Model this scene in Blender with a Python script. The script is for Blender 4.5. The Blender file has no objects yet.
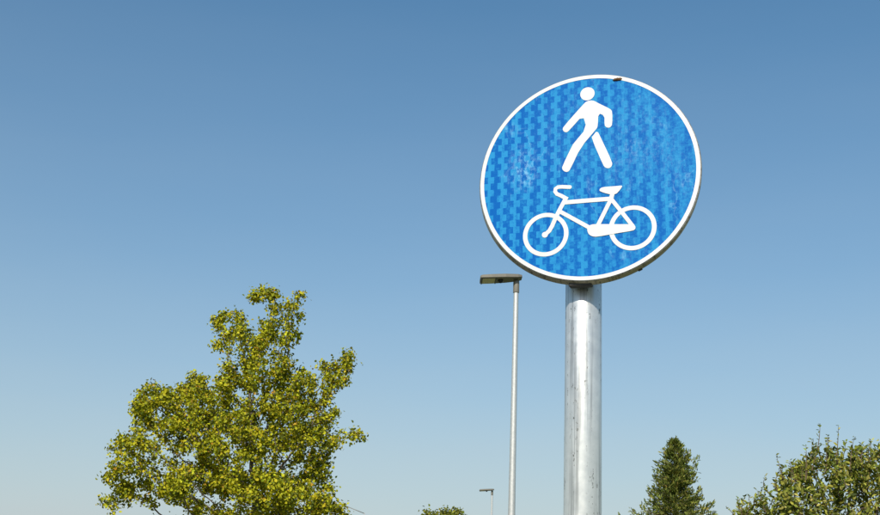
import bpy, bmesh, math, random
import numpy as np
from mathutils import Vector, Matrix

S = bpy.context.scene
COL = S.collection
R_ = math.radians

# ------------------------------------------------------------------ camera
FPX, PITCH, ROLL = 1215.7, 0.2746, 0.0381      # focal length in px of an 880 px wide picture
EYE = Vector((0, 0, 1.6))
_f = Vector((0, math.cos(PITCH), math.sin(PITCH)))
_u0 = Vector((0, -math.sin(PITCH), math.cos(PITCH)))
_r0 = Vector((1, 0, 0))
CR = math.cos(ROLL) * _r0 + math.sin(ROLL) * _u0
CU = -math.sin(ROLL) * _r0 + math.cos(ROLL) * _u0
CF = _f
cam_d = bpy.data.cameras.new('camera')
cam = bpy.data.objects.new('camera', cam_d)
COL.objects.link(cam)
cam_d.sensor_fit = 'HORIZONTAL'
cam_d.sensor_width = 36.0
cam_d.lens = 36.0 * FPX / 880.0
cam_d.clip_start = 0.05
cam_d.clip_end = 6000
cam.matrix_world = Matrix(((CR.x, CU.x, -CF.x, EYE.x), (CR.y, CU.y, -CF.y, EYE.y), (CR.z, CU.z, -CF.z, EYE.z), (0, 0, 0, 1)))
S.camera = cam

# ------------------------------------------------------------------ sky and sun
SUN_EL, SUN_AZ = 40.0, 15.0       # azimuth: degrees to the left of straight behind the camera
sun_dir = Vector((-math.sin(R_(SUN_AZ)) * math.cos(R_(SUN_EL)), -math.cos(R_(SUN_AZ)) * math.cos(R_(SUN_EL)), math.sin(R_(SUN_EL))))
W = bpy.data.worlds.new('World')
S.world = W
W.use_nodes = True
nt = W.node_tree
bg = nt.nodes['Background']
sky = nt.nodes.new('ShaderNodeTexSky')
sky.sky_type = 'NISHITA'
sky.sun_disc = False
sky.sun_elevation = R_(SUN_EL)
sky.sun_rotation = math.atan2(sun_dir.x, sun_dir.y)
sky.altitude = 0
sky.air_density = 1.0
sky.dust_density = 0.9
sky.ozone_density = 3.5
hs = nt.nodes.new('ShaderNodeHueSaturation')
hs.inputs['Hue'].default_value = 0.49
hs.inputs['Saturation'].default_value = 1.36
nt.links.new(sky.outputs[0], hs.inputs['Color'])
# milky summer haze: the same all round, thickest at the horizon
gc = nt.nodes.new('ShaderNodeTexCoord')
sx = nt.nodes.new('ShaderNodeSeparateXYZ')
nt.links.new(gc.outputs['Generated'], sx.inputs[0])
def wm(op, a, b):
    n = nt.nodes.new('ShaderNodeMath'); n.operation = op
    for i, v in enumerate((a, b)):
        if hasattr(v, 'is_output'): nt.links.new(v, n.inputs[i])
        else: n.inputs[i].default_value = v
    return n.outputs[0]
hz = wm('POWER', 2.71828, wm('MULTIPLY', wm('MAXIMUM', sx.outputs[2], 0.0), -4.0))
hn = nt.nodes.new('ShaderNodeTexNoise')           # barely visible veils in the haze, the same all round
hn.inputs['Scale'].default_value = 2.6; hn.inputs['Detail'].default_value = 4.0
hmap = nt.nodes.new('ShaderNodeMapping'); hmap.inputs['Scale'].default_value = (1.0, 1.0, 4.5); hmap.inputs['Rotation'].default_value = (0.12, 0.08, 0)
nt.links.new(gc.outputs['Generated'], hmap.inputs[0]); nt.links.new(hmap.outputs[0], hn.inputs['Vector'])
hz = wm('MULTIPLY', hz, wm('ADD', 0.84, wm('MULTIPLY', hn.outputs[0], 0.34)))
hm = nt.nodes.new('ShaderNodeMix'); hm.data_type = 'RGBA'
nt.links.new(hz, hm.inputs[0])
nt.links.new(hs.outputs[0], hm.inputs[6])
hm.inputs[7].default_value = (4.5, 5.1, 5.35, 1)
nt.links.new(hm.outputs[2], bg.inputs['Color'])
bg.inputs['Strength'].default_value = 0.116
sl = bpy.data.lights.new('sun', 'SUN')
sl.energy = 4.2
sl.angle = R_(0.5)
sl.color = (1.0, 0.95, 0.86)
so = bpy.data.objects.new('sun', sl)
COL.objects.link(so)
so.rotation_euler = sun_dir.to_track_quat('Z', 'Y').to_euler()
S.view_settings.view_transform = 'Standard'
S.view_settings.look = 'None'
S.view_settings.gamma = 1.0
S.view_settings.exposure = 0.0
S.view_settings.use_curve_mapping = False
S.render.engine = 'CYCLES'
S.render.resolution_x = 1024
S.render.resolution_y = 599


# ------------------------------------------------------------------ helpers
def ray(px, py):
    return CR * ((px - 440) / FPX) + CU * ((257.5 - py) / FPX) + CF


def at(px, py, Y):                # the world point at depth Y seen at a pixel of the photograph
    r = ray(px, py)
    return EYE + r * (Y / r.y)


def props(o, label=None, cat=None, group=None, kind=None):
    if label: o['label'] = label
    if cat: o['category'] = cat
    if group: o['group'] = group
    if kind: o['kind'] = kind
    return o


def empty(name, loc, label, cat, group=None):
    o = bpy.data.objects.new(name, None)
    o.empty_display_size = 0.2
    COL.objects.link(o)
    o.location = loc
    return props(o, label, cat, group)


def link(name, me, mat, parent=None, smooth=False):
    o = bpy.data.objects.new(name, me)
    COL.objects.link(o)
    if mat: me.materials.append(mat)
    if smooth:
        for p in me.polygons: p.use_smooth = True
    if parent:
        o.parent = parent
        o.matrix_parent_inverse = Matrix.Identity(4)
    return o


def mesh(name, verts, faces):
    me = bpy.data.meshes.new(name)
    me.from_pydata([tuple(v) for v in verts], [], [tuple(f) for f in faces])
    me.update()
    return me


def bm_mesh(name, bm):
    bmesh.ops.recalc_face_normals(bm, faces=bm.faces)
    me = bpy.data.meshes.new(name)
    bm.to_mesh(me)
    bm.free()
    return me


def lathe(name, prof, seg=48, cap=True):
    """revolve a list of (radius, z) round z"""
    v, f = [], []
    for r, z in prof:
        for i in range(seg):
            a = 2 * math.pi * i / seg
            v.append((r * math.cos(a), r * math.sin(a), z))
    for k in range(len(prof) - 1):
        for i in range(seg):
            j = (i + 1) % seg
            f.append((k * seg + i, k * seg + j, (k + 1) * seg + j, (k + 1) * seg + i))
    if cap:
        f.append(tuple(range(seg))[::-1])
        f.append(tuple((len(prof) - 1) * seg + i for i in range(seg)))
    return mesh(name, v, f)


def box_bm(size, bevel=0.0, seg=2, centre=(0, 0, 0)):
    bm = bmesh.new()
    bmesh.ops.create_cube(bm, size=1)
    bmesh.ops.scale(bm, vec=size, verts=bm.verts)
    bmesh.ops.translate(bm, vec=centre, verts=bm.verts)
    if bevel: bmesh.ops.bevel(bm, geom=list(bm.edges), offset=bevel, segments=seg, affect='EDGES', profile=0.5)
    return bm


def mat(name):
    m = bpy.data.materials.new(name)
    m.use_nodes = True
    t = m.node_tree
    return m, t, t.nodes['Principled BSDF']


def N(t, kind, **kw):
    n = t.nodes.new(kind)
    for k, v in kw.items():
        if k in n.inputs.keys(): n.inputs[k].default_value = v
        else: setattr(n, k, v)
    return n


def mixc(t, fac, a, b, blend='MIX'):
    n = t.nodes.new('ShaderNodeMix')
    n.data_type = 'RGBA'
    n.blend_type = blend
    for s, v in ((n.inputs[0], fac), (n.inputs[6], a), (n.inputs[7], b)):
        if hasattr(v, 'is_output'): t.links.new(v, s)
        else: s.default_value = v if isinstance(v, (int, float)) else (*v, 1)
    return n.outputs[2]


def mth(t, op, a, b=None, c=None, clamp=False):
    n = t.nodes.new('ShaderNodeMath')
    n.operation = op
    n.use_clamp = clamp
    for i, v in enumerate((a, b, c)):
        if v is None: continue
        if hasattr(v, 'is_output'): t.links.new(v, n.inputs[i])
        else: n.inputs[i].default_value = v
    return n.outputs[0]


def ramp(t, fac, stops):
    n = t.nodes.new('ShaderNodeValToRGB')
    e = n.color_ramp.elements
    while len(e) < len(stops): e.new(0.5)
    for s, (p, c) in zip(e, stops):
        s.position = p
        s.color = (c, c, c, 1) if isinstance(c, (int, float)) else (*c, 1)
    t.links.new(fac, n.inputs[0])
    return n.outputs[0]


def noise(t, scale, vec=None, detail=4, rough=0.55, stretch=None):
    n = N(t, 'ShaderNodeTexNoise', Scale=scale, Detail=detail, Roughness=rough)
    if vec is None:
        vec = t.nodes.new('ShaderNodeTexCoord').outputs['Object']
    if stretch:
        mp = t.nodes.new('ShaderNodeMapping')
        mp.inputs['Scale'].default_value = stretch
        t.links.new(vec, mp.inputs[0])
        vec = mp.outputs[0]
    t.links.new(vec, n.inputs['Vector'])
    return n.outputs[0]


# ------------------------------------------------------------------ materials
# scuffs on the face: plate coordinates in metres, radius, strength
SCUFFS = [(-0.180, 0.040, 0.055, 1.5), (-0.165, 0.010, 0.035, 1.2), (-0.02, 0.055, 0.05, 0.7), (0.075, 0.02, 0.05, 1.1), (0.145, 0.045, 0.05, 0.9), (0.20, 0.06, 0.06, 0.9), (0.235, -0.03, 0.05, 0.9), (0.10, 0.13, 0.06, 0.8), (0.17, 0.16, 0.05, 0.7), (-0.10, 0.14, 0.07, 0.6), (0.12, 0.06, 0.03, 1.3), (-0.03, 0.21, 0.05, 0.6)]


def mat_sign_face():
    m, t, b = mat('sign_blue_sheeting')
    co = t.nodes.new('ShaderNodeTexCoord').outputs['Object']
    sp = t.nodes.new('ShaderNodeSeparateXYZ')
    t.links.new(co, sp.inputs[0])
    u, v = sp.outputs[0], sp.outputs[1]
    row = mth(t, 'FLOOR', mth(t, 'DIVIDE', v, 0.0190))
    par = mth(t, 'FLOORED_MODULO', row, 2.0)
    x = mth(t, 'DIVIDE', mth(t, 'ADD', u, mth(t, 'MULTIPLY', par, 0.0100)), 0.0372)
    fr = mth(t, 'FRACT', x)
    dark = mth(t, 'LESS_THAN', fr, 0.52)
    # reflective sheeting's viewing-angle fade painted in: crisp left, washed out right, broken by noise
    fade_noise = noise(t, 6.0, co, 3, 0.6)
    keep = mth(t, 'ADD', mth(t, 'MULTIPLY', u, -1.25), mth(t, 'ADD', mth(t, 'MULTIPLY', fade_noise, 0.9), 0.10), clamp=True)
    fine = noise(t, 130, co, 3, 0.75)
    streak = noise(t, 14, co, 4, 0.6, (3.2, 0.55, 1))
    pat = mth(t, 'ADD', 0.5, mth(t, 'MULTIPLY', mth(t, 'SUBTRACT', dark, 0.5), mth(t, 'MAXIMUM', mth(t, 'MULTIPLY', keep, 1.1), 0.2)))
    pat = mth(t, 'ADD', pat, mth(t, 'MULTIPLY', mth(t, 'SUBTRACT', fine, 0.5), 1.9))
    pat = mth(t, 'ADD', pat, mth(t, 'MULTIPLY', mth(t, 'SUBTRACT', streak, 0.5), 1.9), clamp=True)
    c = ramp(t, pat, [(0.04, (0.022, 0.27, 0.56)), (0.92, (0.0005, 0.115, 0.42))])
    # scuffs and chalky scratches
    sc = noise(t, 11, co, 6, 0.7)
    scm = ramp(t, sc, [(0.55, 0.0), (0.70, 1.0)])
    sc2 = noise(t, 60, co, 3, 0.7, (1.0, 0.25, 1))
    sc2m = ramp(t, sc2, [(0.5, 0.0), (0.7, 1.0)])
    c = mixc(t, mth(t, 'MULTIPLY', mth(t, 'MULTIPLY', scm, sc2m), 0.6), c, (0.30, 0.62, 0.82))
    smear = noise(t, 110, co, 4, 0.75, (1.0, 0.5, 1))
    smear = ramp(t, smear, [(0.47, 0.0), (0.66, 1.0)])
    for su, sv, sr, sk in SCUFFS:                       # places where things have rubbed against the face
        dd = mth(t, 'SQRT', mth(t, 'ADD', mth(t, 'POWER', mth(t, 'SUBTRACT', u, su), 2.0), mth(t, 'MULTIPLY', mth(t, 'POWER', mth(t, 'SUBTRACT', v, sv), 2.0), 0.45)))
        mk = mth(t, 'SUBTRACT', 1.0, mth(t, 'DIVIDE', dd, sr), clamp=True)
        c = mixc(t, mth(t, 'MULTIPLY', mth(t, 'MULTIPLY', mk, smear), sk * (0.40 if su < -0.1 else 0.20)), c, (0.34, 0.64, 0.84))
    wv = N(t, 'ShaderNodeTexWave', Scale=7.0, Distortion=14.0, Detail=4.0)
    wv.inputs['Detail Scale'].default_value = 1.6
    t.links.new(co, wv.inputs[0])
    line = ramp(t, wv.outputs[1], [(0.965, 0.0), (1.0, 1.0)])
    gate = ramp(t, noise(t, 5.5, co, 2, 0.5), [(0.55, 0.0), (0.68, 1.0)])
    c = mixc(t, mth(t, 'MULTIPLY', mth(t, 'MULTIPLY', line, gate), 0.16), c, (0.36, 0.66, 0.84))
    t.links.new(c, b.inputs['Base Color'])
    b.inputs['Roughness'].default_value = 0.5
    b.inputs['Specular IOR Level'].default_value = 0.06
    return m


def mat_white_sheeting():
    m, t, b = mat('sign_white_sheeting')
    co = t.nodes.new('ShaderNodeTexCoord').outputs['Object']
    d = ramp(t, noise(t, 26, co, 6, 0.7), [(0.42, 0.0), (0.75, 1.0)])
    g = noise(t, 140, co, 3, 0.7)
    c = mixc(t, mth(t, 'MULTIPLY', d, 0.5), (0.76, 0.74, 0.70), (0.58, 0.54, 0.46))
    c = mixc(t, mth(t, 'MULTIPLY', g, 0.25), c, (0.66, 0.65, 0.63))
    t.links.new(c, b.inputs['Base Color'])
    b.inputs['Roughness'].default_value = 0.45
    return m


def mat_galv(name, base, rough, streaks=True, metal=0.9):
    m, t, b = mat(name)
    co = t.nodes.new('ShaderNodeTexCoord').outputs['Object']
    sp = noise(t, 38, co, 5, 0.62)                                   # spangle
    st = noise(t, 85, co, 4, 0.6, (1.0, 1.0, 0.018))                 # streaks run down, darkened further to imitate dark reflections
    c = mixc(t, ramp(t, sp, [(0.35, 0.0), (0.7, 1.0)]), tuple(x * 0.86 for x in base), base)
    if streaks:
        c = mixc(t, mth(t, 'MULTIPLY', ramp(t, st, [(0.51, 0.0), (0.60, 1.0)]), 0.6), c, tuple(x * 0.36 for x in base))
        dk = ramp(t, noise(t, 120, co, 5, 0.7, (1, 1, 0.5)), [(0.575, 0.0), (0.64, 1.0)])
        gate = ramp(t, noise(t, 10, co, 3, 0.6, (5.0, 5.0, 0.35)), [(0.48, 0.0), (0.56, 1.0)])
        c = mixc(t, mth(t, 'MULTIPLY', mth(t, 'MULTIPLY', dk, gate), 0.85), c, (0.10, 0.09, 0.06))
    t.links.new(c, b.inputs['Base Color'])
    b.inputs['Metallic'].default_value = metal
    rr = mth(t, 'ADD', mth(t, 'MULTIPLY', sp, 0.25), rough - 0.12)
    if streaks: rr = mth(t, 'ADD', rr, mth(t, 'MULTIPLY', st, 0.12))
    t.links.new(rr, b.inputs['Roughness'])
    bp = t.nodes.new('ShaderNodeBump')
    bp.inputs['Strength'].default_value = 0.10
    bp.inputs['Distance'].default_value = 0.002
    t.links.new(noise(t, 22, co, 4, 0.6, (1.0, 1.0, 0.12)), bp.inputs['Height'])
    t.links.new(bp.outputs[0], b.inputs['Normal'])
    return m


def mat_plain(name, col, rough=0.6, metal=0.0, var=0.25, scale=12):
    m, t, b = mat(name)
    c = mixc(t, noise(t, scale), tuple(x * (1 - var) for x in col), tuple(min(1, x * (1 + var)) for x in col))
    t.links.new(c, b.inputs['Base Color'])
    b.inputs['Roughness'].default_value = rough
    b.inputs['Metallic'].default_value = metal
    return m


def mat_leaf(name, trans=0.28, rough=0.5):
    m, t, b = mat(name)
    at_ = t.nodes.new('ShaderNodeAttribute')
    at_.attribute_name = 'leaf_colour'
    t.links.new(at_.outputs[0], b.inputs['Base Color'])
    b.inputs['Roughness'].default_value = rough
    b.inputs['Specular IOR Level'].default_value = 0.14
    tr = t.nodes.new('ShaderNodeBsdfTranslucent')
    t.links.new(mixc(t, 1.0, at_.outputs[0], (1.1, 1.15, 0.55), 'MULTIPLY'), tr.inputs[0])
    mx = t.nodes.new('ShaderNodeMixShader')
    mx.inputs[0].default_value = trans
    t.links.new(b.outputs[0], mx.inputs[1])
    t.links.new(tr.outputs[0], mx.inputs[2])
    t.links.new(mx.outputs[0], t.nodes['Material Output'].inputs[0])
    return m


M_FACE = mat_sign_face()
M_WHITE = mat_white_sheeting()
M_POST = mat_galv('galvanised_steel', (0.88, 0.87, 0.81), 0.30, metal=0.62)
M_RIM = mat_galv('sign_edge_aluminium', (0.60, 0.53, 0.42), 0.5, metal=0.6)
M_LPOST = mat_galv('lamp_post_zinc', (0.74, 0.73, 0.68), 0.5, streaks=False, metal=0.55)
M_DARK = mat_plain('dark_steel', (0.06, 0.055, 0.05), 0.55, 0.4)
M_RUST = mat_plain('rust', (0.12, 0.055, 0.016), 0.85, 0.0, 0.5, 160)
M_LAMP = mat_plain('lamp_housing_paint', (0.22, 0.20, 0.155), 0.5, 0.1, 0.12, 8)
M_LED = mat_plain('led_window', (0.80, 0.70, 0.42), 0.3, 0.0, 0.1, 30)
M_BLACK = mat_plain('black_plastic', (0.02, 0.02, 0.022), 0.35)
M_BARK = mat_plain('bark_grey', (0.16, 0.125, 0.09), 0.9, 0.0, 0.4, 18)
M_TWIG = mat_plain('twig_brown', (0.15, 0.10, 0.06), 0.85, 0.0, 0.35, 20)
M_LEAF = mat_leaf('leaf', 0.2, 0.6)
M_WLEAF = mat_leaf('shrub_leaf', 0.2, 0.5)
M_NEEDLE = mat_leaf('needle', 0.25, 0.6)
M_CONC = mat_plain('concrete', (0.33, 0.32, 0.30), 0.9, 0.0, 0.2, 25)


# ------------------------------------------------------------------ the setting
def mat_ground():
    m, t, b = mat('mown_grass')
    co = t.nodes.new('ShaderNodeTexCoord').outputs['Object']
    c = mixc(t, noise(t, 0.25, co, 6, 0.65), (0.055, 0.075, 0.020), (0.13, 0.125, 0.045))
    c = mixc(t, ramp(t, noise(t, 9, co, 6, 0.7), [(0.35, 0.0), (0.75, 1.0)]), c, (0.12, 0.14, 0.045))
    t.links.new(c, b.inputs['Base Color'])
    b.inputs['Roughness'].default_value = 0.95
    bp = t.nodes.new('ShaderNodeBump')
    bp.inputs['Strength'].default_value = 0.8
    t.links.new(noise(t, 40, co, 6, 0.8), bp.inputs['Height'])
    t.links.new(bp.outputs[0], b.inputs['Normal'])
    return m


def build_ground():
    gv, gf, n = [(0, 0, 0)], [], 64
    radii = [6, 20, 60, 180, 600, 2000, 4500]
    for r in radii:
        for i in range(n):
            a = 2 * math.pi * i / n
            gv.append((r * math.cos(a), r * math.sin(a), 0))
    for i in range(n): gf.append((0, 1 + i, 1 + (i + 1) % n))
    for k in range(len(radii) - 1):
        for i in range(n):
            j = (i + 1) % n
            gf.append((1 + k * n + i, 1 + (k + 1) * n + i, 1 + (k + 1) * n + j, 1 + k * n + j))
    props(link('ground', mesh('ground', gv, gf), mat_ground()), kind='structure')
    # shared foot and cycle path running past the sign, towards the lamps
    m, t, b = mat('path_asphalt')
    co = t.nodes.new('ShaderNodeTexCoord').outputs['Object']
    c = mixc(t, noise(t, 120, co, 4, 0.7), (0.04, 0.04, 0.042), (0.085, 0.083, 0.08))
    c = mixc(t, noise(t, 0.9, co, 5, 0.6), c, (0.075, 0.072, 0.068))
    t.links.new(c, b.inputs['Base Color'])
    b.inputs['Roughness'].default_value = 0.88
    v, f = [], []
    for k in range(60):
        y = -20 + k * 2.5
        cx = -1.75 - 0.00018 * max(0, y) ** 2
        v += [(cx - 1.6, y, 0.004), (cx + 1.6, y, 0.004)]
        if k: f.append((2 * k - 2, 2 * k - 1, 2 * k + 1, 2 * k))
    props(link('path', mesh('path', v, f), m), kind='structure')


build_ground()

# ------------------------------------------------------------------ the sign
SC = EYE + Vector((0.3878, 3.0836, 1.1154))     # centre of the plate's front face
YAW, TILT, ROT = -0.3277, -0.0664, 0.0209
ex = Vector((math.cos(YAW), math.sin(YAW), 0))
en0 = Vector((math.sin(YAW), -math.cos(YAW), 0))
ez = Vector((0, 0, 1)) * math.cos(TILT) + en0 * math.sin(TILT)
eu = ex * math.cos(ROT) + ez * math.sin(ROT)
ev = -ex * math.sin(ROT) + ez * math.cos(ROT)
en = eu.cross(ev)


def uv(px, py):                    # pixel of the photograph -> plate coordinates in metres
    r = ray(px, py)
    tt = (SC - EYE).dot(en) / r.dot(en)
    d = EYE + r * tt - SC
    return d.dot(eu), d.dot(ev)


def build_sign():
    # post axis: behind the plate
    pc = SC - en * 0.086
    ra = ray(583.6, 295)
    px_ = (ra * (pc.y / ra.y)).x
    post_x, post_y = px_, pc.y
    root = empty('traffic_sign', (post_x, post_y, 0), 'round blue sign with white walking figure and bicycle on steel post', 'traffic sign')
    base = Vector((post_x, post_y, 0))
    ptop = SC.z + 0.17
    pr = 0.0485
    p = link('post', lathe('post', [(pr, -0.3), (pr, 0.5), (pr, 1.2), (pr, 2.0), (pr, ptop - 0.004), (pr - 0.004, ptop)], 64), M_POST, root, True)
    c = link('post_cap', lathe('post_cap', [(pr + 0.004, ptop - 0.02), (pr + 0.004, ptop + 0.004), (pr - 0.01, ptop + 0.014), (0.004, ptop + 0.018)], 48), M_BLACK, root, True)
    link('footing', lathe('footing', [(0.17, -0.2), (0.17, 0.02), (0.15, 0.035), (pr + 0.002, 0.04)], 40), M_CONC, root, False)
    # plate, revolved about its own axis (local z towards the viewer)
    Rm = Matrix(((eu.x, ev.x, en.x, 0), (eu.y, ev.y, en.y, 0), (eu.z, ev.z, en.z, 0), (0, 0, 0, 1)))
    M = Matrix.Translation(SC - base) @ Rm
    face = link('sign_plate', lathe('sign_plate', [(0.2995, -0.003), (0.2995, 0.0)], 160), M_FACE, root)
    face.matrix_local = M
    prof = [(0.286, -0.0012), (0.2994, -0.0012), (0.3012, -0.0022), (0.3022, -0.0050), (0.3035, -0.010), (0.3040, -0.018), (0.3038, -0.025), (0.3026, -0.028), (0.298, -0.030), (0.292, -0.029), (0.290, -0.024), (0.290, -0.010), (0.286, -0.0055)]
    em = lathe('edge_profile', prof, 160, False)
    for q in em.vertices:                        # the channel sits a few mm out of true behind the face
        q.co.x += (q.co.z + 0.004) * 0.21 if q.co.z < -0.004 else 0
        q.co.y += (q.co.z + 0.004) * 0.06 if q.co.z < -0.004 else 0
    ed = link('edge_profile', em, M_RIM, root, True)
    ed.matrix_local = M
    link('back_panel', lathe('back_panel', [(0.2895, -0.0115), (0.2895, -0.0095)], 120), M_RIM, root).matrix_local = M
    # white border, a flat sheet ring
    n = 200
    v, f = [], []
    for i in range(n):
        a = 2 * math.pi * i / n
        v += [(0.2888 * math.cos(a), 0.2888 * math.sin(a), 0.0006), (0.2992 * math.cos(a), 0.2992 * math.sin(a), 0.0006)]
        j = (i + 1) % n
        f.append((2 * i, 2 * i + 1, 2 * j + 1, 2 * j))
    link('border', mesh('border', v, f), M_WHITE, face)

    def poly(bm, pts, z, smooth=1):
        for _ in range(smooth):
            q = []
            for i in range(len(pts)):
                a, b = pts[i], pts[(i + 1) % len(pts)]
                q += [(a[0] * .75 + b[0] * .25, a[1] * .75 + b[1] * .25), (a[0] * .25 + b[0] * .75, a[1] * .25 + b[1] * .75)]
            pts = q
        vs = [bm.verts.new((*p_, z)) for p_ in pts]
        fc = bm.faces.new(vs)
        fc.normal_update()
        if fc.normal.z < 0: fc.normal_flip()
        return fc

    # walking figure
    bm = bmesh.new()
    A = lambda pts: [uv(550 + x / 5.15, 80 + y / 5.15) for x, y in pts]
    poly(bm, A([(178, 119), (192, 110), (208, 106), (228, 108), (250, 121), (311, 150), (321, 164), (321, 228), (313, 243), (299, 247), (286, 241), (281, 230), (281, 184), (249, 171), (246, 238), (240, 252), (158, 347), (104, 462), (92, 474), (76, 473), (63, 461), (63, 446), (116, 336), (124, 325), (189, 248), (170, 181), (101, 258), (88, 270), (73, 268), (65, 256), (69, 242)]), 0.0007)
    poly(bm, A([(213, 298), (222, 287), (243, 261), (262, 298), (321, 424), (319, 444), (304, 456), (285, 452), (274, 439)]), 0.0007)
    hx, hy = uv(550 + 193 / 5.15, 80 + 72 / 5.15)
    hr = (uv(550 + 230 / 5.15, 80 + 72 / 5.15)[0] - hx)
    poly(bm, [(hx + hr * math.cos(a), hy + hr * math.sin(a)) for a in np.linspace(0, 2 * math.pi, 40)[:-1]], 0.0007, 0)
    bmesh.ops.triangulate(bm, faces=bm.faces[:])
    me = bpy.data.meshes.new('pedestrian_pictogram'); bm.to_mesh(me); bm.free()
    link('pedestrian_pictogram', me, M_WHITE, face)

    # bicycle
    bm = bmesh.new()
    Bp = lambda x, y: uv(515 + x / 5.867, 175 + y / 5.867)
    k = uv(590, 200); k2 = uv(600, 200)
    unit = math.hypot(k2[0] - k[0], k2[1] - k[1]) / 10 / 5.867      # metres per zoomed pixel
    lay = [0.00070]

    def nz():
        lay[0] += 0.00008
        return lay[0]

    def ring(cx, cy, ro, ri):
        z = nz(); x0, y0 = Bp(cx, cy); m_ = 72
        vs = [(bm.verts.new((x0 + ro * unit * math.cos(a), y0 + ro * unit * math.sin(a), z)), bm.verts.new((x0 + ri * unit * math.cos(a), y0 + ri * unit * math.sin(a), z))) for a in np.linspace(0, 2 * math.pi, m_ + 1)[:-1]]
        for i in range(m_):
            j = (i + 1) % m_
            bm.faces.new((vs[i][1], vs[i][0], vs[j][0], vs[j][1]))

    def disc(cx, cy, r):
        x0, y0 = Bp(cx, cy)
        poly(bm, [(x0 + r * unit * math.cos(a), y0 + r * unit * math.sin(a)) for a in np.linspace(0, 2 * math.pi, 25)[:-1]], nz(), 0)

    def stroke(pts, w):
        P = [np.array(Bp(*q)) for q in pts]
        z = nz(); L, Rr = [], []
        for i in range(len(P)):
            d = P[min(i + 1, len(P) - 1)] - P[max(i - 1, 0)]
            d /= np.linalg.norm(d)
            nn = np.array((-d[1], d[0])) * w * unit / 2
            L.append(bm.verts.new((*(P[i] + nn), z))); Rr.append(bm.verts.new((*(P[i] - nn), z)))
        for i in range(len(P) - 1): bm.faces.new((Rr[i], Rr[i + 1], L[i + 1], L[i]))

    ring(180, 350, 135, 109)
    ring(690, 310, 136, 110)
    disc(176, 351, 18)
    stroke([(176, 351), (202, 328), (218, 300), (236, 258), (262, 205), (304, 128)], 25)
    stroke([(304, 140), (270, 122), (246, 112), (236, 98), (238, 82), (252, 72), (275, 70), (322, 72)], 23)
    disc(322, 72, 11.5)
    stroke([(292, 162), (420, 151), (565, 140)], 26)
    stroke([(262, 214), (350, 262), (445, 314)], 24)
    stroke([(566, 138), (530, 210), (486, 298)], 24)
    stroke([(562, 138), (625, 216), (692, 302)], 23)
    stroke([(574, 105), (562, 148)], 25)
    poly(bm, [Bp(*q) for q in [(424, 326), (426, 308), (440, 295), (462, 289), (570, 290), (692, 290), (707, 300), (707, 318), (692, 328), (590, 344), (482, 364), (452, 361), (432, 348)]], nz())
    poly(bm, [Bp(*q) for q in [(494, 94), (500, 80), (516, 73), (545, 70), (600, 66), (628, 63), (629, 72), (604, 104), (590, 114), (562, 116), (520, 105)]], nz())
    bmesh.ops.triangulate(bm, faces=[f_ for f_ in bm.faces if len(f_.verts) > 4])
    for f_ in bm.faces:
        f_.normal_update()
        if f_.normal.z < 0: f_.normal_flip()
    me = bpy.data.meshes.new('bicycle_pictogram'); bm.to_mesh(me); bm.free()
    link('bicycle_pictogram', me, M_WHITE, face)

    # rusty dent in the top of the rim
    rng = random.Random(3)
    bm = bmesh.new()
    bmesh.ops.create_icosphere(bm, subdivisions=3, radius=1)
    for v_ in bm.verts:
        s_ = 0.75 + 0.5 * rng.random()
        v_.co = Vector((v_.co.x * 0.0125 * s_, v_.co.y * 0.0040 * s_, v_.co.z * 0.0035 * s_))
    o = link('rust_patch', bm_mesh('rust_patch', bm), M_RUST, face, True)
    x0, y0 = uv(617.5, 79.6)
    o.location = (x0, y0, 0.001)
    o.rotation_euler = (0, 0, R_(2))
    props(o, 'rusty brown chip on the white border')
    # mounting rails and clamps on the back
    for vy in (-0.19, 0.13):
        bm = box_bm((0.36, 0.045, 0.022), 0.003, 2, (0, vy, -0.0125 - 0.011))
        rl = link('mounting_rail', bm_mesh('mounting_rail', bm), M_RIM, root)
        rl.matrix_local = M
        wz = (SC + ev * vy).z
        cl = link('clamp', lathe('clamp', [(pr + 0.001, wz - 0.02), (pr + 0.006, wz - 0.02), (pr + 0.006, wz + 0.02), (pr + 0.001, wz + 0.02)], 48, False), M_RIM, root, True)
        bmb = box_bm((0.062, 0.036, 0.05), 0.004, 2, (0, 0, 0))
        lug = link('clamp_lug', bm_mesh('clamp_lug', bmb), M_DARK, root)
        q = SC + ev * vy - en * 0.048 - base
        lug.location = (q.x * 0.6, q.y * 0.6, q.z)
        lug.rotation_euler = (0, 0, YAW)
        for s in (-1, 1):
            bt = lathe('bolt', [(0.008, 0), (0.008, 0.006), (0.005, 0.009), (0.005, 0.018)], 6)
            bo = link('bolt', bt, M_RIM, cl)
            bo.matrix_local = Matrix.Translation((s * 0.03, pr + 0.002, wz)) @ Matrix.Rotation(R_(-90), 4, 'X')
    # bracket foot that shows under the lower edge, in front of the post
    q = SC - ev * 0.272 - en * 0.030 - base
    br = link('lower_bracket', bm_mesh('lower_bracket', box_bm((0.062, 0.026, 0.05), 0.004)), M_DARK, root)
    br.location = (q.x - 0.024, q.y, q.z - 0.012)
    br.rotation_euler = (0, 0, YAW)
    # clip end at the lower right of the edge
    x0, y0 = uv(639.5, 270.0)
    cp = link('edge_clip', bm_mesh('edge_clip', box_bm((0.012, 0.006, 0.012), 0.0015)), M_DARK, root)
    cp.matrix_local = M @ Matrix.Translation((x0 - 0.002, y0 + 0.010, -0.022)) @ Matrix.Rotation(R_(25), 4, 'Z')
    return root


build_sign()


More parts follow.
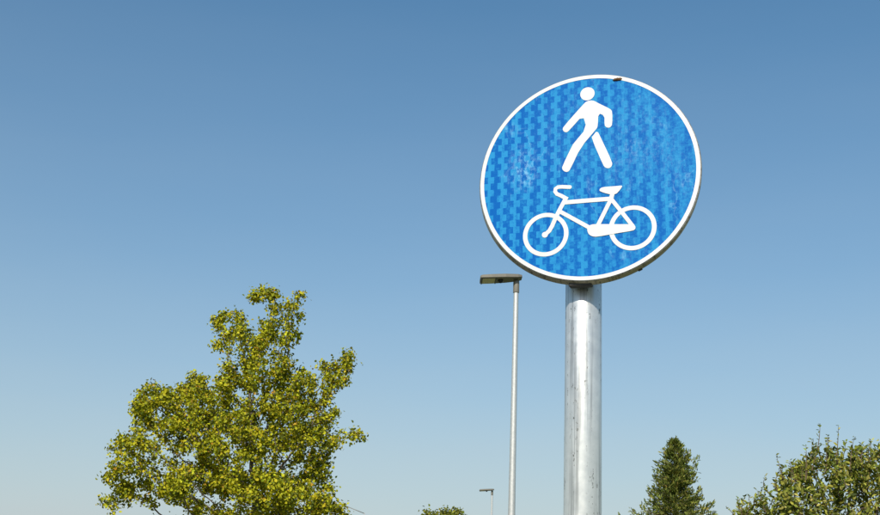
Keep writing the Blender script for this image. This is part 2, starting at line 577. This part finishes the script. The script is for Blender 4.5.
# ------------------------------------------------------------------ street lamps
def build_lamp(hx, hy, Y, label, group):
    """lamp whose post top is seen at pixel (hx, hy), at depth Y"""
    top = at(hx, hy, Y)
    root = empty('street_lamp', (top.x, top.y, 0), label, 'street lamp', group)
    H = top.z
    link('post', lathe('post', [(0.062, -0.2), (0.060, 0.4), (0.052, 2.0), (0.044, H * 0.6), (0.036, H - 0.22), (0.036, H - 0.03)], 24), M_LPOST, root, True)
    link('base_flange', lathe('base_flange', [(0.13, -0.1), (0.13, 0.015), (0.075, 0.02), (0.068, 0.16), (0.061, 0.17)], 24), M_LPOST, root, False)
    link('spigot', lathe('spigot', [(0.043, H - 0.20), (0.044, H - 0.195), (0.044, H - 0.05), (0.040, H - 0.02)], 24), M_LAMP, root, True)
    # flat head reaching to the left, thicker at the front
    bm = bmesh.new()
    prof = [(0.075, 0.09, -0.040, 0.002), (0.02, 0.12, -0.050, 0.010), (-0.16, 0.16, -0.052, 0.012), (-0.36, 0.175, -0.052, 0.010), (-0.50, 0.175, -0.050, 0.006), (-0.525, 0.165, -0.046, -0.004)]
    rings = []
    for x, w, z0, z1 in prof:
        b_ = 0.010
        rings.append([bm.verts.new((x, y, z)) for y, z in ((-w, z0 + b_), (-w + b_, z0), (w - b_, z0), (w, z0 + b_), (w, z1 - b_), (w - b_ * 3, z1), (-w + b_ * 3, z1), (-w, z1 - b_))])
    for a, b_ in zip(rings[:-1], rings[1:]):
        for i in range(8): bm.faces.new((a[i], a[(i + 1) % 8], b_[(i + 1) % 8], b_[i]))
    bm.faces.new(rings[0]); bm.faces.new(rings[-1][::-1])
    head = link('lamp_head', bm_mesh('lamp_head', bm), M_LAMP, root)
    head.location = (0, 0, H + 0.045)
    head.rotation_euler = (0, R_(-4.6), 0)
    bm = box_bm((0.185, 0.27, 0.010), 0.003, 1, (-0.405, 0, -0.054))
    link('led_window', bm_mesh('led_window', bm), M_LED, head)
    for cx in (-0.305, -0.505):
        link('window_frame', bm_mesh('window_frame', box_bm((0.014, 0.30, 0.016), 0.002, 1, (cx, 0, -0.056))), M_BLACK, head)
    bm = bmesh.new()
    bmesh.ops.create_uvsphere(bm, u_segments=20, v_segments=12, radius=0.037)
    for v in bm.verts: v.co = Vector((v.co.x - 0.235, v.co.y - 0.03, v.co.z * 0.95 - 0.066))
    link('sensor', bm_mesh('sensor', bm), M_BLACK, head, True)
    return root


build_lamp(516.4, 279.3, 16.9, 'near street lamp with flat head, slim post beside the sign', 'flat-headed street lamps')
build_lamp(492.2, 490.2, 50.5, 'distant small street lamp with flat head, left of the near lamp post', 'flat-headed street lamps')


def build_arm_lamp():
    top = at(364.6, 513.0, 62)
    root = empty('arm_street_lamp', (top.x, top.y, 0), 'tiny far street lamp with sloping arm at the lobed tree\'s right edge', 'street lamp')
    H = top.z
    link('post', lathe('post', [(0.07, -0.2), (0.05, H * 0.5), (0.022, H)], 16), M_LPOST, root, True)
    a, b = Vector((0, 0, H - 0.02)), Vector((-0.92, 0, H + 0.30))
    d = (b - a).normalized()
    me = lathe('arm', [(0.018, 0), (0.015, (b - a).length)], 12)
    o = link('arm', me, M_LAMP, root, True)
    o.location = a
    o.rotation_euler = d.to_track_quat('Z', 'Y').to_euler()
    bm = box_bm((0.36, 0.16, 0.09), 0.03, 2)
    for v in bm.verts:
        if v.co.x < 0: v.co.z *= 0.5
    h = link('lamp_head', bm_mesh('lamp_head', bm), M_DARK, root)
    h.location = b + Vector((-0.08, 0, 0.0))
    h.rotation_euler = (0, R_(22), 0)


build_arm_lamp()


# ------------------------------------------------------------------ trees
def colonise(attr, start_pts, step, kill, infl, iters, seed, up=0.0):
    """space colonisation: returns node positions and parent indices"""
    rng = np.random.default_rng(seed)
    nodes = [np.array(p, float) for p in start_pts]
    par = [-1] + list(range(len(start_pts) - 1))
    A = np.array(attr)
    alive = np.ones(len(A), bool)
    nd = np.full(len(A), 1e9)
    ni = np.zeros(len(A), int)
    NP = np.array(nodes)
    for i, p in enumerate(NP):
        d = np.linalg.norm(A - p, axis=1)
        m = d < nd
        nd[m] = d[m]; ni[m] = i
    for _ in range(iters):
        act = alive & (nd < infl)
        if not act.any():
            act = alive.copy()
            if not act.any(): break
        acc = {}
        idx = np.where(act)[0]
        dirs = A[idx] - np.array([nodes[k] for k in ni[idx]])
        dirs /= np.linalg.norm(dirs, axis=1)[:, None] + 1e-9
        for k, d in zip(ni[idx], dirs): acc[k] = acc.get(k, 0) + d
        new = []
        for k, d in acc.items():
            L = np.linalg.norm(d)
            if L < 1e-3: continue
            d = d / L + rng.normal(0, 0.16, 3) + np.array((0, 0, up))
            q = nodes[k] + d / np.linalg.norm(d) * step
            new.append((k, q))
        if not new: break
        for k, q in new:
            j = len(nodes)
            nodes.append(q); par.append(k)
            dd = np.linalg.norm(A - q, axis=1)
            m = dd < nd
            nd[m] = dd[m]; ni[m] = j
        alive &= nd > kill
        if not alive.any(): break
    return np.array(nodes), np.array(par)


def branch_mesh(name, P, par, tip, expo, rmax, sides=6):
    n = len(P)
    rad = np.zeros(n)
    kids = [[] for _ in range(n)]
    for i in range(n):
        if par[i] >= 0: kids[par[i]].append(i)
    for i in range(n - 1, -1, -1):
        rad[i] = tip if not kids[i] else sum(rad[k] ** expo for k in kids[i]) ** (1 / expo)
    rad = np.minimum(rad, rmax)
    v, f = [], []
    for i in range(n):
        p = par[i]
        if p < 0: continue
        a, b = Vector(P[p]), Vector(P[i])
        d = (b - a)
        if d.length < 1e-6: continue
        q = d.to_track_quat('Z', 'Y')
        s = sides if rad[i] > 0.02 else 4
        k0 = len(v)
        ra = rad[p] if rad[p] < rad[i] * 1.5 else rad[i] * 1.1
        for c, r in ((a - d * 0.08, ra), (b, rad[i])):
            for j in range(s):
                an = 2 * math.pi * j / s
                v.append(c + q @ Vector((r * math.cos(an), r * math.sin(an), 0)))
        for j in range(s): f.append((k0 + j, k0 + (j + 1) % s, k0 + s + (j + 1) % s, k0 + s + j))
    return mesh(name, v, f), rad, kids


def leaf_mesh(name, pos, axis, nrm, size, aspect, cols, fold=0.25):
    """every leaf: six points folded along the midrib"""
    pos, axis, nrm = np.array(pos), np.array(axis), np.array(nrm)
    size, cols = np.array(size)[:, None], np.array(cols)
    axis = axis / (np.linalg.norm(axis, axis=1)[:, None] + 1e-9)
    side = np.cross(axis, nrm)
    side /= np.linalg.norm(side, axis=1)[:, None] + 1e-9
    nrm = np.cross(side, axis)
    w = size * aspect * 0.5
    base = pos
    tip = pos + axis * size - nrm * size * 0.15
    l1 = pos + axis * size * 0.30 + side * w + nrm * w * fold
    l2 = pos + axis * size * 0.68 + side * w * 0.82 + nrm * w * fold
    r1 = pos + axis * size * 0.30 - side * w + nrm * w * fold
    r2 = pos + axis * size * 0.68 - side * w * 0.82 + nrm * w * fold
    n = len(pos)
    V = np.stack([base, l1, l2, tip, r2, r1], 1).reshape(-1, 3)
    F = (np.arange(n)[:, None, None] * 6 + np.array([[0, 1, 2, 3], [0, 3, 4, 5]])[None]).reshape(-1, 4)
    me = bpy.data.meshes.new(name)
    me.vertices.add(len(V)); me.vertices.foreach_set('co', V.ravel())
    me.loops.add(F.size); me.loops.foreach_set('vertex_index', F.ravel())
    me.polygons.add(len(F)); me.polygons.foreach_set('loop_start', np.arange(len(F)) * 4)
    me.update(calc_edges=True)
    ca = me.color_attributes.new('leaf_colour', 'FLOAT_COLOR', 'FACE' if False else 'CORNER')
    C4 = np.concatenate([np.repeat(cols, 8, axis=0), np.ones((n * 8, 1))], 1)
    ca.data.foreach_set('color', C4.ravel())
    return me


def lobes_points(lobes, Y, n, seed, jitter=0.0):
    """random points in ellipsoids given as (px, py, rx, ry, depth offset, depth radius in m, weight)"""
    rng = np.random.default_rng(seed)
    wts = np.array([l[6] if len(l) > 6 else l[2] * l[3] for l in lobes], float)
    out = []
    for k in rng.choice(len(lobes), n, p=wts / wts.sum()):
        cx, cy, rx, ry, dz, rz = lobes[k][:6]
        while True:
            q = rng.uniform(-1, 1, 3)
            if q @ q < 1: break
        out.append(np.array(at(cx + q[0] * rx, cy + q[1] * ry, Y + dz + q[2] * rz)))
    return out


def pick_colours(rng, pal, n, var=0.16):
    w = np.array([p[3] for p in pal], float)
    c = np.array([p[:3] for p in pal])[rng.choice(len(pal), n, p=w / w.sum())]
    return np.clip(c * (1 + rng.normal(0, var, (n, 1))) * (1 + rng.normal(0, 0.05, (n, 3))), 0.003, 0.6)


def leafy(P, par, rad, kids, rng, thr, per, spread, size, up=0.35, tuft=0.9, tipk=1.7):
    pos, axs, nr, sz = [], [], [], []
    for i in range(1, len(P)):
        if rad[i] > thr: continue
        d = P[i] - P[par[i]]
        L = np.linalg.norm(d) + 1e-9
        d = d / L
        k = per if kids[i] else int(per * tipk)
        for _ in range(k):
            a = d * 0.5 + rng.normal(0, 0.75, 3) + np.array([0, 0, up * 0.2])
            off = rng.normal(0, spread, 3)
            b = P[par[i]] + (P[i] - P[par[i]]) * rng.random() + off
            nn = rng.normal(0, 0.45, 3) + np.array([-0.05, -0.1, up + 0.1]) + tuft * off / (np.linalg.norm(off) + 1e-9)
            pos.append(b); axs.append(a); nr.append(nn); sz.append(rng.uniform(*size))
    return pos, axs, nr, sz


def build_broadleaf():
    Y = 20.0
    rng = np.random.default_rng(11)
    g = at(245, 600, Y)
    root = empty('broadleaf_tree', (g.x, g.y, 0), 'large yellow-green broadleaf tree left of the sign', 'tree')
    o = Vector((g.x, g.y, 0))
    L = [(262, 295, 15, 8, 0, .25, 130), (233, 316, 15, 9, .2, .3, 150), (297, 301, 10, 11, -.1, .25, 110), (213, 326, 7, 6, .1, .2, 22), (285, 330, 24, 22, 0, .5, 380), (250, 338, 32, 22, 0, .6, 480), (213, 347, 13, 8, .1, .2, 70),
         (262, 378, 48, 34, 0, .9), (205, 398, 40, 26, .1, .8), (168, 412, 42, 30, .2, .8), (150, 398, 16, 16, 0, .3), (135, 452, 30, 24, -.2, .6), (116, 478, 16, 14, 0, .3), (118, 500, 18, 10, .1, .3), (150, 490, 30, 18, .2, .6),
         (225, 438, 58, 44, 0, 1.3), (290, 425, 42, 40, 0, 1.0), (200, 485, 55, 26, 0, 1.3), (285, 495, 48, 32, 0, 1.3),
         (333, 373, 18, 16, .1, .35), (346, 362, 14, 11, .1, .25), (316, 398, 20, 18, 0, .4), (345, 380, 10, 8, 0, .2), (328, 388, 14, 12, 0, .3, 200), (308, 385, 14, 14, 0, .35, 200), (312, 425, 22, 20, 0, .5), (318, 465, 18, 12, 0, .4), (328, 412, 15, 14, 0, .35, 170), (332, 424, 14, 9, 0, .3, 90), (320, 495, 20, 14, 0, .5, 200), (262, 490, 34, 26, -1.1, .4, 900), (282, 316, 14, 14, 0, .3, 130), (155, 408, 20, 14, 0, .4, 150),
         (325, 440, 26, 11, -.2, .35), (352, 438, 16, 7, -.2, .25), (326, 458, 14, 12, 0, .3), (316, 480, 14, 9, .1, .3), (328, 512, 26, 14, -.1, .5),
         (230, 545, 95, 38, 0, 1.6), (128, 540, 28, 20, 0, .6), (320, 545, 40, 24, 0, .9)]
    attr = lobes_points(L, Y, 3000, 5)
    trunk = [np.array((g.x, g.y, -0.1)), np.array((g.x + .02, g.y, 0.6)), np.array((g.x, g.y + .02, 1.2)), np.array((g.x + .03, g.y, 1.7))]
    tp = [at(250, 560, Y), at(253, 530, Y), at(256, 500, Y), at(258, 470, Y), at(257, 440, Y), at(261, 410, Y), at(262, 380, Y)]
    trunk += [np.array(q) for q in tp[:3]]
    P, par = colonise(attr, trunk, 0.10, 0.135, 3.5, 220, 2, 0.22)
    P = P - np.array(o)
    me, rad, kids = branch_mesh('trunk', P, par, 0.0042, 2.35, 0.16)
    link('trunk', me, M_BARK, root)
    pos, ax, nr, sz = leafy(P, par, rad, kids, rng, 0.0095, 18, 0.050, (0.026, 0.064), 0.35, 1.3, 3.8)
    pal = [(.48, .445, .018, 4), (.40, .395, .018, 4), (.28, .30, .018, 2.5), (.58, .47, .020, 1.7), (.50, .29, .03, .4), (.13, .16, .022, 2.2)]
    cols = pick_colours(rng, pal, len(pos), 0.17)
    cr = link('crown', leaf_mesh('crown', pos, ax, nr, sz, 0.78, cols), M_LEAF, root)
    props(cr, kind='stuff')
    print('broadleaf leaves', len(pos), 'nodes', len(P))


def build_shrub():
    Y = 14.0
    rng = np.random.default_rng(21)
    g = at(855, 600, Y)
    root = empty('leafy_shrub', (g.x, g.y, 0), 'tall leafy shrub with upright twigs at the right edge', 'shrub')
    o = np.array((g.x, g.y, 0))
    L = [(850, 500, 50, 44, 0, .7), (800, 512, 46, 34, 0, .6), (770, 520, 40, 22, .1, .5), (825, 470, 30, 26, 0, .45), (865, 465, 26, 24, 0, .4), (795, 480, 20, 16, .1, .3), (745, 522, 22, 10, 0, .3),
         (910, 480, 50, 40, 0, .8), (940, 530, 50, 50, 0, .8), (850, 570, 110, 50, 0, 1.0), (770, 570, 55, 40, 0, .7), (900, 620, 70, 40, 0, .9), (820, 620, 60, 30, 0, .7)]
    attr = lobes_points(L, Y, 2200, 8)
    shoots = [(820, 424, 812, 470), (838.5, 426, 836, 470), (854, 438, 850, 470), (871, 444, 868, 475), (776, 455, 786, 490), (789, 461, 796, 490), (806, 446, 806, 480), (765, 477, 776, 500), (879, 452, 876, 480), (846, 441, 842, 470), (812, 440, 810, 466), (757, 490, 766, 512), (737, 503, 750, 520), (862, 449, 860, 475), (828, 436, 828, 470), (727, 508, 738, 522), (829, 447, 824, 470), (797, 472, 802, 492)]
    for k in range(46):                                     # many finer sprigs along the top of the bush
        x = rng.uniform(735, 950)
        yt = np.interp(x, [735, 765, 790, 810, 835, 870, 950], [508, 484, 464, 448, 440, 448, 452]) + rng.uniform(-8, 16)
        shoots.append((x, yt, x + rng.normal(0, 5), yt + rng.uniform(20, 34)))
    st = [np.array((g.x, g.y, -0.1)), np.array((g.x, g.y, 0.25)), np.array((g.x - .05, g.y, 0.55))]
    P, par = colonise(attr, st, 0.08, 0.09, 1.6, 160, 4, 0.15)
    P = P - o
    me, rad, kids = branch_mesh('stem', P, par, 0.0032, 2.2, 0.06)
    link('stem', me, M_TWIG, root)
    pos, ax, nr, sz = leafy(P, par, rad, kids, rng, 0.0075, 9, 0.04, (0.042, 0.080), 0.2, 0.6, 2.0)
    # long upright shoots that stand clear of the bush
    for (x1, y1, x0, y0) in shoots:
        v, f = [], []
        dz = rng.normal(0, .25)
        a, b = np.array(at(x0, y0, Y + dz)) - o, np.array(at(x1, y1, Y + dz)) - o
        bend = rng.normal(0, .02, 3)
        prev = None
        n = 12
        for k in range(n + 1):
            t = k / n
            c = a + (b - a) * t + bend * math.sin(math.pi * t)
            r = 0.006 * (1 - t) + 0.002
            k0 = len(v)
            for j in range(4): v.append((c[0] + r * math.cos(j * math.pi / 2), c[1] + r * math.sin(j * math.pi / 2), c[2]))
            if prev is not None:
                for j in range(4): f.append((prev + j, prev + (j + 1) % 4, k0 + (j + 1) % 4, k0 + j))
            prev = k0
            for _ in range(1 + (t > .9) + 2 * (t < .5)):
                an = rng.uniform(0, 2 * math.pi)
                pos.append(c + rng.normal(0, .004, 3)); ax.append(np.array((math.cos(an), math.sin(an), rng.uniform(.1, 1.1))))
                nr.append(rng.normal(0, .5, 3) + np.array((0, -.3, .6))); sz.append(rng.uniform(.042, .075) * (1 - .3 * t))
        link('twig', mesh('twig', v, f), M_TWIG, root)
    pal = [(.34, .33, .05, 4), (.24, .26, .04, 4), (.16, .19, .03, 3), (.44, .40, .10, 1.8), (.10, .13, .025, 2)]
    cols = pick_colours(rng, pal, len(pos), 0.22)
    cr = link('crown', leaf_mesh('crown', pos, ax, nr, sz, 0.42, cols), M_WLEAF, root)
    props(cr, kind='stuff')
    print('shrub leaves', len(pos), len(P))


def build_conifer():
    Y = 42.0
    rng = np.random.default_rng(31)
    g = at(677, 600, Y)
    root = empty('conifer_tree', (g.x, g.y, 0), 'dark green pointed conifer right of the sign post', 'tree')
    top = at(679.5, 442.5, Y)
    H = top.z
    o = np.array((g.x, g.y, 0))
    link('trunk', lathe('trunk', [(0.17, -0.2), (0.14, 0.6), (0.09, H * .5), (0.03, H * .9), (0.008, H * .985)], 10), M_BARK, root, True)
    pos, ax, nr, sz = [], [], [], []
    v, f = [], []
    mpp = (at(700, 500, Y) - at(690, 500, Y)).x / 10        # metres per pixel

    def prof(px_down):                                      # half width in px under the apex
        return np.interp(px_down, [0, 5, 18, 40, 60, 75, 100, 140, 160], [2, 7, 13, 19, 25, 36, 49, 58, 46])

    def limb(b, e, rise, dens):
        n = 9
        L = np.linalg.norm(e - b)
        for k in range(n + 1):
            t = k / n
            c = b + (e - b) * t + np.array((0, 0, rise * t * t))
            if t < .2: continue
            d = (e - b) / (L + 1e-9) + np.array((0, 0, 2 * rise * t / (L + 1e-9)))
            for _ in range(dens):
                a = d * 1.0 + rng.normal(0, .55, 3) + np.array((0, 0, .45))
                pos.append(c + rng.normal(0, .05, 3)); ax.append(a)
                nr.append(rng.normal(0, .6, 3) + np.array((0, -.3, .5))); sz.append(rng.uniform(.08, .16))
        k0 = len(v)
        for c, r in ((b, .018), (e + np.array((0, 0, rise)), .004)):
            for j in range(3): v.append((c[0], c[1] + r * math.cos(j * 2.09), c[2] + r * math.sin(j * 2.09)))
        for j in range(3): f.append((k0 + j, k0 + (j + 1) % 3, k0 + 3 + (j + 1) % 3, k0 + 3 + j))

    h = 0.0
    while h < 160:
        z = H - h * mpp
        nb = 5 if h < 30 else 8
        R0 = prof(h) * mpp
        for k in range(nb):
            an = rng.uniform(0, 2 * math.pi)
            R1 = R0 * rng.uniform(.55, 1.08) * (1.25 if rng.random() < .08 else 1)
            rise = R1 * rng.uniform(.25, .6)
            b = np.array((0, 0, z))
            e = np.array((R1 * math.cos(an), R1 * math.sin(an), z - rise * .45))
            limb(b, e, rise, 6 if h > 20 else 4)
        h += 2.6
    # secondary leaders that break the outline
    for px, py, ln in ((697, 457, 34), (664, 450, 26), (712, 503, 16), (632, 511, 12), (649, 492, 20), (655, 476, 18), (700, 490, 22), (688, 452, 14)):
        q = np.array(at(px, py, Y + rng.normal(0, .3))) - o
        b = np.array((q[0] * .55, q[1] * .6, q[2] - ln * mpp))
        limb(b, q - np.array((0, 0, .1)), .08, 9)
    link('branches', mesh('branches', v, f), M_BARK, root)
    pal = [(.23, .255, .05, 4), (.16, .19, .04, 4), (.30, .30, .06, 2), (.09, .12, .03, 2.5), (.28, .23, .06, .6)]
    cols = pick_colours(rng, pal, len(pos), 0.2)
    cr = link('crown', leaf_mesh('crown', pos, ax, nr, sz, 0.34, cols), M_NEEDLE, root)
    props(cr, kind='stuff')
    print('conifer tufts', len(pos))


def build_far_tree():
    Y = 60.0
    rng = np.random.default_rng(41)
    g = at(446, 600, Y)
    root = empty('round_tree', (g.x, g.y, 0), 'small far round-topped green tree, only its top showing', 'tree')
    o = np.array((g.x, g.y, 0))
    L = [(446, 533, 32, 22, 0, 1.5), (431, 519, 10, 8, 0, .5, 150), (446, 515.5, 13, 7, 0, .5, 200), (459, 517, 9, 8, 0, .5, 150), (442, 555, 40, 30, 0, 1.8)]
    attr = lobes_points(L, Y, 900, 3)
    st = [np.array((g.x, g.y, z)) for z in (-.1, .5, 1.0, 1.5)]
    P, par = colonise(attr, st, 0.17, 0.2, 3, 120, 6, 0.15)
    P = P - o
    me, rad, kids = branch_mesh('trunk', P, par, 0.008, 2.3, 0.16)
    link('trunk', me, M_BARK, root)
    pos, ax, nr, sz = leafy(P, par, rad, kids, rng, 0.03, 14, 0.13, (0.09, 0.16))
    pal = [(.20, .22, .03, 4), (.15, .18, .025, 4), (.26, .25, .035, 2)]
    cr = link('crown', leaf_mesh('crown', pos, ax, nr, sz, 0.75, pick_colours(rng, pal, len(pos))), M_LEAF, root)
    props(cr, kind='stuff')


build_broadleaf()
build_shrub()
build_conifer()
build_far_tree()
